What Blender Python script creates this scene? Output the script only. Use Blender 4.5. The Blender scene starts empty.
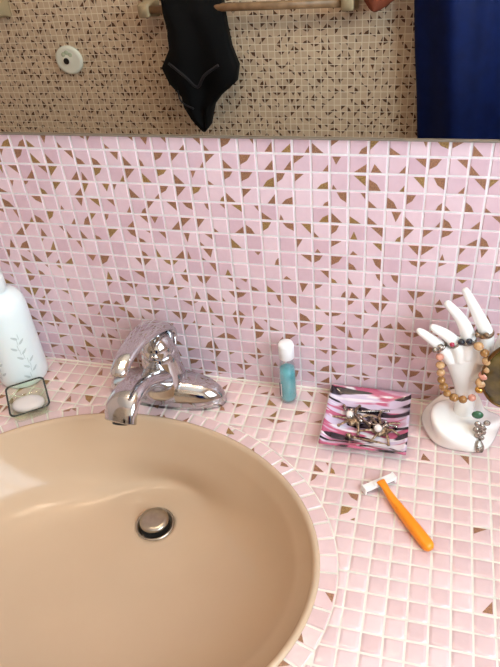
import bpy, math, random
from mathutils import Vector, Matrix, noise

random.seed(7)
P = 0.02            # one mosaic tile pitch = 20 mm; scene is laid out in tiles
ZC = 0.85           # countertop height
PI = math.pi
S = bpy.context.scene
C = S.collection


def W(x, y, z):
    return Vector((x * P, y * P, ZC + z * P))


# ------------------------------------------------------------------ materials
def nodes_of(m):
    m.use_nodes = True
    nt = m.node_tree
    return nt, nt.nodes.get('Principled BSDF')


def mat(name, col, rough=0.5, metal=0.0, spec=0.5, trans=0.0, ior=1.45, coat=0.0,
        bump=0.0, bscale=200.0, var=0.0, vscale=30.0, col2=None, sss=0.0, sheen=0.0, detail=3.0):
    m = bpy.data.materials.new(name)
    nt, b = nodes_of(m)
    b.inputs['Base Color'].default_value = (*col, 1)
    b.inputs['Roughness'].default_value = rough
    b.inputs['Metallic'].default_value = metal
    b.inputs['Specular IOR Level'].default_value = spec
    b.inputs['Transmission Weight'].default_value = trans
    b.inputs['IOR'].default_value = ior
    b.inputs['Coat Weight'].default_value = coat
    b.inputs['Coat Roughness'].default_value = 0.08
    b.inputs['Sheen Weight'].default_value = sheen
    if sss:
        b.inputs['Subsurface Weight'].default_value = sss
        b.inputs['Subsurface Radius'].default_value = (0.004, 0.003, 0.002)
    tc = nt.nodes.new('ShaderNodeTexCoord')
    if var or col2:
        n = nt.nodes.new('ShaderNodeTexNoise')
        n.inputs['Scale'].default_value = vscale
        n.inputs['Detail'].default_value = detail
        nt.links.new(tc.outputs['Object'], n.inputs['Vector'])
        r = nt.nodes.new('ShaderNodeValToRGB')
        r.color_ramp.elements[0].position = 0.35
        r.color_ramp.elements[1].position = 0.65
        c2 = col2 or tuple(min(1, c * (1 + var)) for c in col)
        c1 = col if col2 else tuple(c * (1 - var) for c in col)
        r.color_ramp.elements[0].color = (*c1, 1)
        r.color_ramp.elements[1].color = (*c2, 1)
        nt.links.new(n.outputs['Fac'], r.inputs['Fac'])
        nt.links.new(r.outputs['Color'], b.inputs['Base Color'])
    if bump:
        n2 = nt.nodes.new('ShaderNodeTexNoise')
        n2.inputs['Scale'].default_value = bscale
        n2.inputs['Detail'].default_value = 2
        nt.links.new(tc.outputs['Object'], n2.inputs['Vector'])
        bp = nt.nodes.new('ShaderNodeBump')
        bp.inputs['Strength'].default_value = bump
        bp.inputs['Distance'].default_value = 0.002
        nt.links.new(n2.outputs['Fac'], bp.inputs['Height'])
        nt.links.new(bp.outputs['Normal'], b.inputs['Normal'])
    return m


def tile_mat(name, base, dark, rough=0.22, spec=0.5):
    """glass tile: every tile has its own tone (stored per face), faint cloudiness"""
    m = bpy.data.materials.new(name)
    nt, b = nodes_of(m)
    at = nt.nodes.new('ShaderNodeAttribute')
    at.attribute_name = 'tone'
    tc = nt.nodes.new('ShaderNodeTexCoord')
    n = nt.nodes.new('ShaderNodeTexNoise')
    n.inputs['Scale'].default_value = 90
    n.inputs['Detail'].default_value = 3
    nt.links.new(tc.outputs['Object'], n.inputs['Vector'])
    ad = nt.nodes.new('ShaderNodeMath')
    ad.operation = 'MULTIPLY_ADD'
    ad.inputs[1].default_value = 0.45
    nt.links.new(n.outputs['Fac'], ad.inputs[0])
    mu = nt.nodes.new('ShaderNodeMath')
    mu.operation = 'MULTIPLY'
    mu.inputs[1].default_value = 0.7
    nt.links.new(at.outputs['Fac'], mu.inputs[0])
    nt.links.new(mu.outputs[0], ad.inputs[2])
    r = nt.nodes.new('ShaderNodeValToRGB')
    r.color_ramp.elements[0].color = (*dark, 1)
    r.color_ramp.elements[1].color = (*base, 1)
    r.color_ramp.elements[0].position = 0.1
    r.color_ramp.elements[1].position = 0.85
    nt.links.new(ad.outputs[0], r.inputs['Fac'])
    nt.links.new(r.outputs['Color'], b.inputs['Base Color'])
    b.inputs['Roughness'].default_value = rough
    b.inputs['Specular IOR Level'].default_value = spec
    n2 = nt.nodes.new('ShaderNodeTexNoise')
    n2.inputs['Scale'].default_value = 160
    nt.links.new(tc.outputs['Object'], n2.inputs['Vector'])
    bp = nt.nodes.new('ShaderNodeBump')
    bp.inputs['Strength'].default_value = 0.25
    bp.inputs['Distance'].default_value = 0.001
    nt.links.new(n2.outputs['Fac'], bp.inputs['Height'])
    nt.links.new(bp.outputs['Normal'], b.inputs['Normal'])
    return m


def srgb(r, g, b):
    f = lambda c: (c / 255 / 12.92) if c / 255 <= 0.04045 else ((c / 255 + 0.055) / 1.055) ** 2.4
    return (f(r), f(g), f(b))


M = {}
M['tile'] = tile_mat('pink_glass_tile', srgb(232, 204, 210), srgb(212, 176, 186))
M['ctile'] = tile_mat('pink_counter_tile', srgb(232, 204, 202), srgb(216, 184, 182), rough=0.14)
M['grout'] = mat('white_grout', srgb(232, 226, 224), 0.85, var=0.06, vscale=60, bump=0.3, bscale=400)
M['cgrout'] = mat('counter_grout', srgb(228, 222, 208), 0.8, var=0.06, vscale=25, bump=0.3, bscale=400)
M['chip'] = mat('copper_glitter_chip', srgb(138, 98, 76), 0.42, metal=0.25, col2=srgb(178, 132, 98), vscale=700, bump=0.4, bscale=900)
M['chipg'] = mat('gold_glitter_chip', srgb(140, 108, 64), 0.4, metal=0.3, col2=srgb(180, 144, 92), vscale=700, bump=0.4, bscale=900)
M['ftile'] = tile_mat('beige_pink_wall_tile', srgb(226, 204, 176), srgb(208, 184, 158), rough=0.35)
M['fchip'] = mat('brown_tile_chip', srgb(84, 54, 34), 0.5, col2=srgb(112, 76, 50), vscale=300)
M['fgrout'] = mat('cream_grout', srgb(248, 238, 216), 0.85)
M['plaster'] = mat('warm_plaster', srgb(226, 206, 194), 0.9, var=0.03, vscale=6, bump=0.1, bscale=120)
M['ceil'] = mat('ceiling_paint', srgb(240, 236, 230), 0.9, bump=0.1, bscale=150)
M['floor'] = mat('floor_vinyl', srgb(176, 150, 132), 0.5, var=0.08, vscale=12)
M['sink'] = mat('peach_porcelain', srgb(202, 175, 146), 0.13, spec=0.28, coat=0.0, var=0.02, vscale=8)
M['chrome'] = mat('chrome', (0.60, 0.60, 0.61), 0.1, metal=1.0, bump=0.02, bscale=60)
M['steel'] = mat('brushed_steel', srgb(176, 168, 156), 0.28, metal=1.0, var=0.08, vscale=120)
M['darkgap'] = mat('dark_drain_gap', srgb(40, 36, 32), 0.6)
M['mirror'] = mat('mirror_silver', (0.88, 0.86, 0.78), 0.0, metal=1.0)
M['medge'] = mat('mirror_edge_metal', srgb(150, 140, 128), 0.4, metal=0.5)
M['bottle'] = mat('translucent_white_plastic', srgb(236, 248, 247), 0.3, sss=0.15, coat=0.2)
M['bprint'] = mat('grey_leaf_print', srgb(196, 210, 208), 0.5)
M['pump'] = mat('white_pump_plastic', srgb(232, 240, 238), 0.3)
def thin_glass(name, col, refl=0.06, rough=0.02, body=0.0):
    m = bpy.data.materials.new(name)
    nt, b = nodes_of(m)
    out = nt.nodes['Material Output']
    tr = nt.nodes.new('ShaderNodeBsdfTransparent'); tr.inputs['Color'].default_value = (*col, 1)
    gl = nt.nodes.new('ShaderNodeBsdfGlossy'); gl.inputs['Roughness'].default_value = rough
    lw = nt.nodes.new('ShaderNodeLayerWeight'); lw.inputs['Blend'].default_value = 0.2
    ma = nt.nodes.new('ShaderNodeMath'); ma.operation = 'MULTIPLY_ADD'; ma.inputs[1].default_value = 0.45; ma.inputs[2].default_value = refl
    nt.links.new(lw.outputs['Facing'], ma.inputs[0])
    mx = nt.nodes.new('ShaderNodeMixShader'); nt.links.new(ma.outputs[0], mx.inputs[0])
    src = tr
    if body:
        df = nt.nodes.new('ShaderNodeBsdfTranslucent'); df.inputs['Color'].default_value = (*col, 1)
        d2 = nt.nodes.new('ShaderNodeBsdfDiffuse'); d2.inputs['Color'].default_value = (*col, 1)
        a2 = nt.nodes.new('ShaderNodeMixShader'); a2.inputs[0].default_value = .5
        nt.links.new(df.outputs[0], a2.inputs[1]); nt.links.new(d2.outputs[0], a2.inputs[2])
        m2 = nt.nodes.new('ShaderNodeMixShader'); m2.inputs[0].default_value = body
        nt.links.new(tr.outputs[0], m2.inputs[1]); nt.links.new(a2.outputs[0], m2.inputs[2]); src = m2
    nt.links.new(src.outputs[0], mx.inputs[1]); nt.links.new(gl.outputs[0], mx.inputs[2])
    nt.links.new(mx.outputs[0], out.inputs['Surface'])
    return m


M['glass'] = thin_glass('clear_greenish_glass', (.95, .985, .92), .02)
M['vglass'] = thin_glass('clear_plastic', (.97, .985, .99), .03)
M['liquid'] = thin_glass('teal_liquid', (.28, .86, .90), .02, body=.85)
M['drim'] = mat('dark_green_rim', srgb(38, 44, 34), 0.25, coat=0.4)
M['soap'] = mat('white_soap', srgb(226, 218, 214), 0.45, sss=0.2, var=0.02, vscale=40)
M['cap'] = mat('white_cap', srgb(246, 248, 248), 0.35)
M['vlabel'] = mat('bottle_label', srgb(58, 66, 92), 0.4)
M['vlabel2'] = mat('bottle_label_white', srgb(236, 238, 240), 0.4)
M['hand'] = mat('glazed_white_ceramic', srgb(248, 246, 240), 0.15, coat=0.5, sss=0.05)
M['silver'] = mat('old_silver', srgb(206, 200, 190), 0.25, metal=1.0, col2=srgb(120, 114, 106), vscale=350, bump=0.6, bscale=500)
M['bronze'] = mat('antique_bronze', srgb(186, 164, 138), 0.3, metal=1.0, col2=srgb(112, 94, 76), vscale=300, bump=0.6, bscale=500)
M['oldgold'] = mat('old_gold', srgb(120, 90, 54), 0.3, metal=1.0, bump=0.3, bscale=500)
M['gold'] = mat('gold', srgb(214, 170, 92), 0.25, metal=1.0, bump=0.3, bscale=500)
M['pearl'] = mat('pearl', srgb(240, 232, 224), 0.15, coat=0.6, sss=0.1)
M['amber'] = mat('amber_bead', srgb(216, 178, 128), 0.2, coat=0.4, col2=srgb(186, 136, 92), vscale=260)
M['honey'] = mat('honey_bead', srgb(178, 132, 74), 0.15, coat=0.5, col2=srgb(140, 96, 50), vscale=260)
M['peach'] = mat('peach_bead', srgb(226, 168, 144), 0.2, coat=0.4, col2=srgb(206, 136, 116), vscale=260)
M['darkstone'] = mat('black_stone', srgb(24, 28, 40), 0.1, coat=0.6)
M['redstone'] = mat('red_stone', srgb(170, 40, 70), 0.1, coat=0.6)
M['greenstone'] = mat('green_stone', srgb(54, 104, 74), 0.15, coat=0.6)
M['olive'] = mat('dark_olive_enamel', srgb(62, 52, 20), 0.12, coat=0.6, col2=srgb(104, 88, 38), vscale=50)
M['orange'] = mat('orange_plastic', srgb(252, 150, 26), 0.3, spec=0.5)
M['white'] = mat('white_plastic', srgb(242, 240, 236), 0.35)
M['blade'] = mat('razor_blade', (0.6, 0.6, 0.62), 0.2, metal=1.0)
M['black'] = mat('black_fabric', srgb(5, 5, 7), 0.8, spec=0.2, bump=0.3, bscale=300)
M['blackband'] = mat('black_satin', srgb(20, 21, 28), 0.4)
M['navy'] = mat('navy_terry', srgb(3, 21, 70), 0.6, spec=0.2, bump=0.3, bscale=900, var=0.15, vscale=30)
M['brown'] = mat('reddish_brown_cloth', srgb(124, 60, 38), 0.85, bump=0.5, bscale=600)
M['beigecer'] = mat('beige_ceramic', srgb(176, 158, 126), 0.35, coat=0.1)
M['woodbar'] = mat('brown_wood_bar', srgb(128, 98, 70), 0.4, col2=srgb(150, 118, 88), vscale=40)
M['plate'] = mat('pale_green_white_plastic', srgb(246, 252, 240), 0.35)
M['plateg'] = mat('grey_green_plate_relief', srgb(196, 210, 184), 0.4)
M['hole'] = mat('dark_hole', srgb(24, 22, 18), 0.6)


def emis(name, col, s):
    m = bpy.data.materials.new(name)
    nt, b = nodes_of(m)
    b.inputs['Base Color'].default_value = (0.9, 0.9, 0.9, 1)
    b.inputs['Emission Color'].default_value = (*col, 1)
    b.inputs['Emission Strength'].default_value = s
    return m


# ------------------------------------------------------------------ mesh builder
class MB:
    def __init__(s):
        s.v, s.f, s.m, s.t, s.sm = [], [], [], [], []

    def face(s, pts, m=0, tone=0.5, smooth=False):
        k = len(s.v)
        s.v += [tuple(p) for p in pts]
        s.f.append(tuple(range(k, k + len(pts))))
        s.m.append(m); s.t.append(tone); s.sm.append(smooth)

    def mesh(s, verts, faces, m=0, smooth=True, tone=0.5):
        k = len(s.v)
        s.v += [tuple(p) for p in verts]
        for f in faces:
            s.f.append(tuple(i + k for i in f))
            s.m.append(m); s.t.append(tone); s.sm.append(smooth)

    def box(s, a, b, m=0):
        (x0, y0, z0), (x1, y1, z1) = a, b
        vs = [(x0, y0, z0), (x1, y0, z0), (x1, y1, z0), (x0, y1, z0), (x0, y0, z1), (x1, y0, z1), (x1, y1, z1), (x0, y1, z1)]
        s.mesh(vs, [(0, 3, 2, 1), (4, 5, 6, 7), (0, 1, 5, 4), (1, 2, 6, 5), (2, 3, 7, 6), (3, 0, 4, 7)], m, False)

    def rings(s, rings, m=0, cap0=True, cap1=True, smooth=True):
        n = len(rings[0]); vs = [p for r in rings for p in r]; fs = []
        for i in range(len(rings) - 1):
            for j in range(n):
                a, b = i * n + j, i * n + (j + 1) % n
                fs.append((a, b, b + n, a + n))
        if cap0: fs.append(tuple(range(n - 1, -1, -1)))
        if cap1: fs.append(tuple(range((len(rings) - 1) * n, len(rings) * n)))
        s.mesh(vs, fs, m, smooth)

    def lathe(s, prof, c=(0, 0, 0), n=40, m=0, cap0=True, cap1=True, rx=1, ry=1):
        rs = [[(c[0] + r * rx * math.cos(2 * PI * k / n), c[1] + r * ry * math.sin(2 * PI * k / n), c[2] + z) for k in range(n)] for r, z in prof]
        s.rings(rs, m, cap0, cap1)

    def sweep(s, path, secs, n=20, m=0, up=(0, 0, 1), cap=True, pw=2.0, sub=5):
        """path of points, secs of (half width, half height); smooth interpolation, elliptic or superelliptic section"""
        path = [Vector(p) for p in path]
        pts, ss = [], []
        N = len(path)
        if sub > 1 and N > 2:
            for i in range(N - 1):
                p0, p1, p2, p3 = path[max(i - 1, 0)], path[i], path[i + 1], path[min(i + 2, N - 1)]
                q0, q1, q2, q3 = [Vector((*secs[k], 0)) for k in (max(i - 1, 0), i, i + 1, min(i + 2, N - 1))]
                for k in range(sub):
                    t = k / sub
                    cr = lambda a, b, c_, d: 0.5 * ((2 * b) + (c_ - a) * t + (2 * a - 5 * b + 4 * c_ - d) * t * t + (3 * b - a - 3 * c_ + d) * t ** 3)
                    pts.append(cr(p0, p1, p2, p3)); q = cr(q0, q1, q2, q3); ss.append((max(q.x, 1e-5), max(q.y, 1e-5)))
            pts.append(path[-1]); ss.append(secs[-1])
        else:
            pts, ss = path, secs
        rs = []
        prev = None
        for i, p in enumerate(pts):
            t = (pts[min(i + 1, len(pts) - 1)] - pts[max(i - 1, 0)]).normalized()
            if prev is None:
                u = Vector(up)
                if abs(u.dot(t)) > 0.95: u = Vector((0, 1, 0))
            else:
                u = prev
            sd = t.cross(u).normalized(); u2 = sd.cross(t).normalized(); prev = u2
            w, h = ss[i]; r = []
            for k in range(n):
                a = 2 * PI * k / n; ca, sa = math.cos(a), math.sin(a)
                x = math.copysign(abs(ca) ** (2 / pw), ca); y = math.copysign(abs(sa) ** (2 / pw), sa)
                r.append(tuple(p + sd * (w * x) + u2 * (h * y)))
            rs.append(r)
        s.rings(rs, m, cap, cap)

    def sphere(s, c, r, m=0, n=16, k=10, sc=(1, 1, 1)):
        vs = [(c[0], c[1], c[2] + r * sc[2])]
        for i in range(1, k):
            a = PI * i / k
            for j in range(n):
                b = 2 * PI * j / n
                vs.append((c[0] + r * sc[0] * math.sin(a) * math.cos(b), c[1] + r * sc[1] * math.sin(a) * math.sin(b), c[2] + r * sc[2] * math.cos(a)))
        vs.append((c[0], c[1], c[2] - r * sc[2]))
        fs = [(0, 1 + j, 1 + (j + 1) % n) for j in range(n)]
        for i in range(k - 2):
            for j in range(n):
                a, b = 1 + i * n + j, 1 + i * n + (j + 1) % n
                fs.append((a, a + n, b + n, b))
        e = len(vs) - 1; o = 1 + (k - 2) * n
        fs += [(e, o + (j + 1) % n, o + j) for j in range(n)]
        s.mesh(vs, fs, m)

    def build(s, name, mats, parent=None, base=(0, 0, 0), world=None, bevel=0, subd=0, tiles=True):
        """vertices are in tiles, relative to the parent's base point (base, also in tiles)"""
        me = bpy.data.meshes.new(name)
        b = Vector(base)
        if parent is None:
            vs = [tuple((Vector(v) - b) * P) for v in s.v]
        else:
            vs = [tuple((Vector(v) - b) * P) for v in s.v]
        me.from_pydata(vs, [], s.f)
        for x in (mats if isinstance(mats, (list, tuple)) else [mats]): me.materials.append(x)
        me.polygons.foreach_set('material_index', s.m)
        me.polygons.foreach_set('use_smooth', s.sm)
        at = me.attributes.new('tone', 'FLOAT', 'FACE')
        at.data.foreach_set('value', s.t)
        me.update()
        o = bpy.data.objects.new(name, me)
        C.objects.link(o)
        if parent is not None:
            o.parent = parent
        else:
            o.location = W(*base)
        if bevel:
            md = o.modifiers.new('bevel', 'BEVEL'); md.width = bevel; md.segments = 3; md.limit_method = 'ANGLE'
        if subd:
            md = o.modifiers.new('smooth', 'SUBSURF'); md.levels = subd; md.render_levels = subd
        return o


def tag(o, label=None, cat=None, group=None, kind=None):
    if label: o['label'] = label
    if cat: o['category'] = cat
    if group: o['group'] = group
    if kind: o['kind'] = kind
    return o


def thing(name, base, label, cat, group=None):
    o = bpy.data.objects.new(name, None)
    o.empty_display_size = 0.02
    o.location = W(*base)
    C.objects.link(o)
    return tag(o, label, cat, group)


def child_of(root, base):
    """returns a build function bound to this thing"""
    def b(mb, name, m, parent=None, **k):
        return mb.build(name, m, parent or root, base, **k)
    return b


# ------------------------------------------------------------------ the room shell
XL, XR, YF, ZF, ZT = -56, 50, -68, -42.5, 77.5
ROWTOP = 17.505


def chip_poly(u0, v0, u1, v1, corner, la, lb, shape, rnd):
    w, h = u1 - u0, v1 - v0
    cu, cv = [(u0, v0), (u1, v0), (u1, v1), (u0, v1)][corner]
    su, sv = [(1, 1), (-1, 1), (-1, -1), (1, -1)][corner]
    A = (cu + su * la * w, cv); B = (cu, cv + sv * lb * h); K = (cu, cv)
    if shape == 0: pts = [K, A, B]
    elif shape == 1:
        mid = (cu + su * la * w * 0.62, cv + sv * lb * h * 0.62)
        pts = [K, A, mid, B]
    else:
        sh = rnd.uniform(0.25, 0.6)
        pts = [(cu + su * la * w * 0.1, cv), A, (cu + su * la * w * sh, cv + sv * lb * h)]
    ar = sum(pts[i][0] * pts[(i + 1) % len(pts)][1] - pts[(i + 1) % len(pts)][0] * pts[i][1] for i in range(len(pts)))
    return pts if ar > 0 else pts[::-1]


CHIPS = ['BBADacdacCcbCaDcBBbADBDAcCDA.', 'dDAACAACAaDDbDADBBDbDBAbCDCAb', 'CBCDBADbDADAdaDDBDDBaCAbCCbCD',
         'ddADBDCdAbDDDbADBB.bCcAADbaAa', '.C.aCCCbbDCCccCcAa.BAAACAbABC', 'bADbBDdBCDBDDaBADCCaDACbDDDBA']


def table_chip(c, r):
    k = 16 - r
    if 0 <= k < len(CHIPS) and 0 <= c + 1 < len(CHIPS[k]): return CHIPS[k][c + 1]
    return None


def mosaic(mb, mapf, c0, c1, r0, r1, gap, bev, chipp, rnd, mats, tilt=0.0, depth=0.05, clip=None, lift=0.004, table=None, cushion=False):
    """tiles from column c0..c1 and row r0..r1; mapf(u, v, h) -> point with h = height over the tile face
    mats = (tile, chip, gold chip)"""
    c = c0
    chips = {}
    cols = range(int(math.floor(c0)), int(math.ceil(c1)))
    rows = list(range(int(math.floor(r0)), int(math.ceil(r1))))
    for c in cols:
        for r in rows:
            u0, u1 = max(c, c0) + gap / 2, min(c + 1, c1) - gap / 2
            v0, v1 = max(r, r0) + gap / 2, min(r + 1, r1) - gap / 2
            if u1 - u0 < 0.15 or v1 - v0 < 0.15: continue
            j = gap * 0.12
            u0 += rnd.uniform(-j, j); u1 += rnd.uniform(-j, j); v0 += rnd.uniform(-j, j); v1 += rnd.uniform(-j, j)
            poly = [(u0, v0), (u1, v0), (u1, v1), (u0, v1)]
            if clip:
                poly = clip(poly, (u0 + u1) / 2, (v0 + v1) / 2)
                if poly is None: continue
            tone = rnd.random()
            ta, tb = rnd.gauss(0, tilt), rnd.gauss(0, tilt)
            mu, mv = (u0 + u1) / 2, (v0 + v1) / 2
            H = lambda u, v: ta * (u - mu) + tb * (v - mv)
            if bev:
                cx = sum(p[0] for p in poly) / len(poly); cy = sum(p[1] for p in poly) / len(poly)
                inn = []
                for (u, v) in poly:
                    d = math.hypot(u - cx, v - cy) or 1
                    inn.append((u + (cx - u) / d * bev * 1.3, v + (cy - v) / d * bev * 1.3))
                n = len(poly)
                if cushion:
                    in2 = [(u + (cx - u) * .3, v + (cy - v) * .3) for u, v in inn]
                    vs = [mapf(u, v, -depth) for u, v in poly] + [mapf(u, v, H(u, v) - .014) for u, v in inn] + [mapf(u, v, H(u, v)) for u, v in in2]
                    fs = [tuple(range(2 * n, 3 * n))]
                    for q in range(2):
                        for i in range(n):
                            k = (i + 1) % n
                            fs.append((q * n + i, q * n + k, q * n + n + k, q * n + n + i))
                    mb.mesh(vs, fs, mats[0], True, tone)
                else:
                    mb.face([mapf(u, v, H(u, v)) for u, v in inn], mats[0], tone)
                for i in range(0 if cushion else n):
                    k = (i + 1) % n
                    mb.face([mapf(*poly[i], -depth), mapf(*poly[k], -depth), mapf(*inn[k], H(*inn[k])), mapf(*inn[i], H(*inn[i]))], mats[0], tone)
                U0, V0, U1, V1 = u0 + bev * .9, v0 + bev * .9, u1 - bev * .9, v1 - bev * .9
            else:
                mb.face([mapf(u, v, 0) for u, v in poly], mats[0], tone)
                U0, V0, U1, V1 = u0, v0, u1, v1
            if len(poly) != 4: continue
            tc = table(c, r) if table else None
            if tc is not None:
                if tc != '.':
                    big = tc.isupper()
                    la0, lb = (rnd.uniform(.5, .78), rnd.uniform(.5, .78)) if big else (rnd.uniform(.28, .42), rnd.uniform(.3, .55))
                    pts = chip_poly(U0, V0, U1, V1, 'abcd'.index(tc.lower()), la0, lb, rnd.choices([0, 1, 2], [6, 3, 1])[0], rnd)
                    mb.face([mapf(u, v, H(u, v) + lift) for u, v in pts], mats[2 if rnd.random() < .25 else 1], rnd.random())
                continue
            pr = chipp(mu, mv)
            if rnd.random() < pr or (c, r) in chips:
                k, gm, la = chips.get((c, r), (rnd.choice([0, 1, 2, 3, 3, 2, 0]), 2 if rnd.random() < 0.22 else 1, None))
                la0 = rnd.uniform(0.3, 0.85); lb = rnd.uniform(0.3, 0.85)
                if la is not None: lb = la
                sh = rnd.choices([0, 1, 2], [6, 3, 2])[0]
                pts = chip_poly(U0, V0, U1, V1, k, la0, lb, sh, rnd)
                mb.face([mapf(u, v, H(u, v) + lift) for u, v in pts], mats[gm], rnd.random())
                # a cut piece of glass often runs on across the grout into the neighbour
                if rnd.random() < 0.3 and la is None:
                    nb = (c + 1, r); kk = {1: 0, 2: 3}.get(k)
                    if kk is not None: chips[nb] = (kk, gm, lb)
                if rnd.random() < 0.12:
                    k2 = (k + 2) % 4
                    pts = chip_poly(U0, V0, U1, V1, k2, rnd.uniform(.2, .4), rnd.uniform(.2, .4), 0, rnd)
                    mb.face([mapf(u, v, H(u, v) + lift) for u, v in pts], mats[gm], rnd.random())


def struct(mb, name, mats):
    return tag(mb.build(name, mats), kind='structure')


# back wall: plaster slab, grout bed and the pink mosaic splashback
rnd = random.Random(11)
wb = MB()
wb.box((XL, 0.06, ZF), (XR, 4, ZT), 3)
wb.face([(XL, 0.045, -2), (XR, 0.045, -2), (XR, 0.045, 17.46), (XL, 0.045, 17.46)], 4)
wb.box((XL, -0.0, 17.44), (XR, 0.06, 17.52), 4)
mosaic(wb, lambda u, v, h: (u, -h, v + 0.505), XL, XR, -0.55, 16.93, 0.095, 0.04, lambda u, v: 0.74, rnd, (0, 1, 2), tilt=0.012, depth=0.05, table=table_chip)
struct(wb, 'wall_back', [M['tile'], M['chip'], M['chipg'], M['plaster'], M['grout']])

# far wall behind the photographer (seen in the mirror)
rnd = random.Random(5)
wf = MB()
wf.box((XL, YF - 4, ZF), (XR, YF - 0.03, ZT), 3)
mosaic(wf, lambda u, v, h: (u, YF + h, v + 0.2), XL, XR, ZF, 60, 0.12, 0, lambda u, v: 0.88, rnd, (0, 1, 1), lift=0.01)
wf.face([(XR, YF - 0.02, ZF), (XL, YF - 0.02, ZF), (XL, YF - 0.02, 60), (XR, YF - 0.02, 60)], 2)
struct(wf, 'wall_front', [M['ftile'], M['fchip'], M['fgrout'], M['plaster']])

w = MB(); w.box((XL - 4, YF - 4, ZF), (XL, 4, ZT)); struct(w, 'wall_left', [M['plaster']])
# right wall with a window opening
WY0, WY1, WZ0, WZ1 = -58, -14, 14, 58
w = MB()
w.box((XR, YF - 4, ZF), (XR + 4, 4, WZ0)); w.box((XR, YF - 4, WZ1), (XR + 4, 4, ZT))
w.box((XR, YF - 4, WZ0), (XR + 4, WY0, WZ1)); w.box((XR, WY1, WZ0), (XR + 4, 4, WZ1))
struct(w, 'wall_right', [M['plaster']])
w = MB(); w.box((XL - 4, YF - 4, ZF - 3), (XR + 4, 4, ZF)); struct(w, 'floor', [M['floor']])
w = MB(); w.box((XL - 4, YF - 4, ZT), (XR + 4, 4, ZT + 3)); struct(w, 'ceiling', [M['ceil']])
w = MB()
for a, b in (((XR + .3, WY0, WZ0), (XR + 3.4, WY0 + 2, WZ1)), ((XR + .3, WY1 - 2, WZ0), (XR + 3.4, WY1, WZ1)),
             ((XR + .3, WY0 + 2, WZ0), (XR + 3.4, WY1 - 2, WZ0 + 2)), ((XR + .3, WY0 + 2, WZ1 - 2), (XR + 3.4, WY1 - 2, WZ1)),
             ((XR + 1, -36.8, WZ0 + 2), (XR + 2.6, -35.2, WZ1 - 2))):
    w.box(a, b)
struct(w, 'window_1', [M['white']])

# ------------------------------------------------------------------ countertop
SX, SY, SA, SB = 7.9, -14.6, 12.6, 9.9          # sink opening, an ellipse
CF = -28.5                                       # front edge of the counter


def ell(a, k=0.0):
    return (SX + (SA + k) * math.cos(a), SY + (SB + k) * math.sin(a))


RING = 1.06


def cclip(poly, cx, cy):
    """keep the part of a tile that lies outside the course of tiles round the sink"""
    k = RING + 0.0
    A, B = SA + k, SB + k
    def q(p): return ((p[0] - SX) / A) ** 2 + ((p[1] - SY) / B) ** 2
    vals = [q(p) for p in poly]
    if min(vals) >= 1 and q((cx, cy)) > 1.03: return poly
    if max(vals) < 1: return None
    a = math.atan2((cy - SY) / B, (cx - SX) / A)
    tx, ty = SX + A * math.cos(a), SY + B * math.sin(a)
    nx, ny = math.cos(a) / A, math.sin(a) / B
    l = math.hypot(nx, ny); nx /= l; ny /= l
    tx += nx * .03; ty += ny * .03
    out = []
    for i in range(len(poly)):
        p, r = poly[i], poly[(i + 1) % len(poly)]
        dp = (p[0] - tx) * nx + (p[1] - ty) * ny; dr = (r[0] - tx) * nx + (r[1] - ty) * ny
        if dp >= 0: out.append(p)
        if dp * dr < 0:
            t = dp / (dp - dr); out.append((p[0] + (r[0] - p[0]) * t, p[1] + (r[1] - p[1]) * t))
    if len(out) < 3: return None
    ar = abs(sum(out[i][0] * out[(i + 1) % len(out)][1] - out[(i + 1) % len(out)][0] * out[i][1] for i in range(len(out)))) / 2
    return out if ar > 0.06 else None


rnd = random.Random(23)
ct = MB()
# grout bed as a plate with the sink hole cut out, and its edges
NE = 96
hole = [ell(2 * PI * k / NE, -0.05) for k in range(NE)]
def outer(a):
    dx, dy = math.cos(a), math.sin(a)
    ts = []
    if dx > 1e-6: ts.append((XR - SX) / dx)
    if dx < -1e-6: ts.append((XL - SX) / dx)
    if dy > 1e-6: ts.append((0.04 - SY) / dy)
    if dy < -1e-6: ts.append((CF - SY) / dy)
    t = min(ts)
    return (SX + t * dx, SY + t * dy)
angs = [2 * PI * k / NE for k in range(NE)]
corn = [math.atan2(y - SY, x - SX) % (2 * PI) for x in (XL, XR) for y in (CF, 0.04)]
allA = sorted(set(angs + corn))
inn = [ell(math.atan2(math.sin(a) / SB, math.cos(a) / SA), -0.05) for a in allA]
out = [outer(a) for a in allA]
n = len(allA)
for k in range(n):
    j = (k + 1) % n
    ct.face([(*inn[k], -0.05), (*out[k], -0.05), (*out[j], -0.05), (*inn[j], -0.05)], 3)
    ct.face([(*inn[k], -2.2), (*inn[j], -2.2), (*out[j], -2.2), (*out[k], -2.2)], 3)
    ct.face([(*out[k], -2.2), (*out[j], -2.2), (*out[j], -0.05), (*out[k], -0.05)], 3)
    ct.face([(*inn[j], -2.2), (*inn[k], -2.2), (*inn[k], -0.05), (*inn[j], -0.05)], 3)


def cprob(u, v):
    near = max(0.0, min(1.0, (24 - u) / 8)) * max(0.0, min(1.0, (v + 16) / 8))
    return 0.05 + 0.47 * near


mosaic(ct, lambda u, v, h: (u, v - 0.305, h), XL, XR, CF + 0.31, 0.28, 0.11, 0.05, cprob, rnd, (0, 1, 2), tilt=0.02, depth=0.05, cushion=True,
       clip=lambda p, x, y: (lambda r: r if r is None else [(a, b + 0.305) for a, b in r])(cclip([(a, b - 0.305) for a, b in p], x, y - 0.305)))
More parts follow.
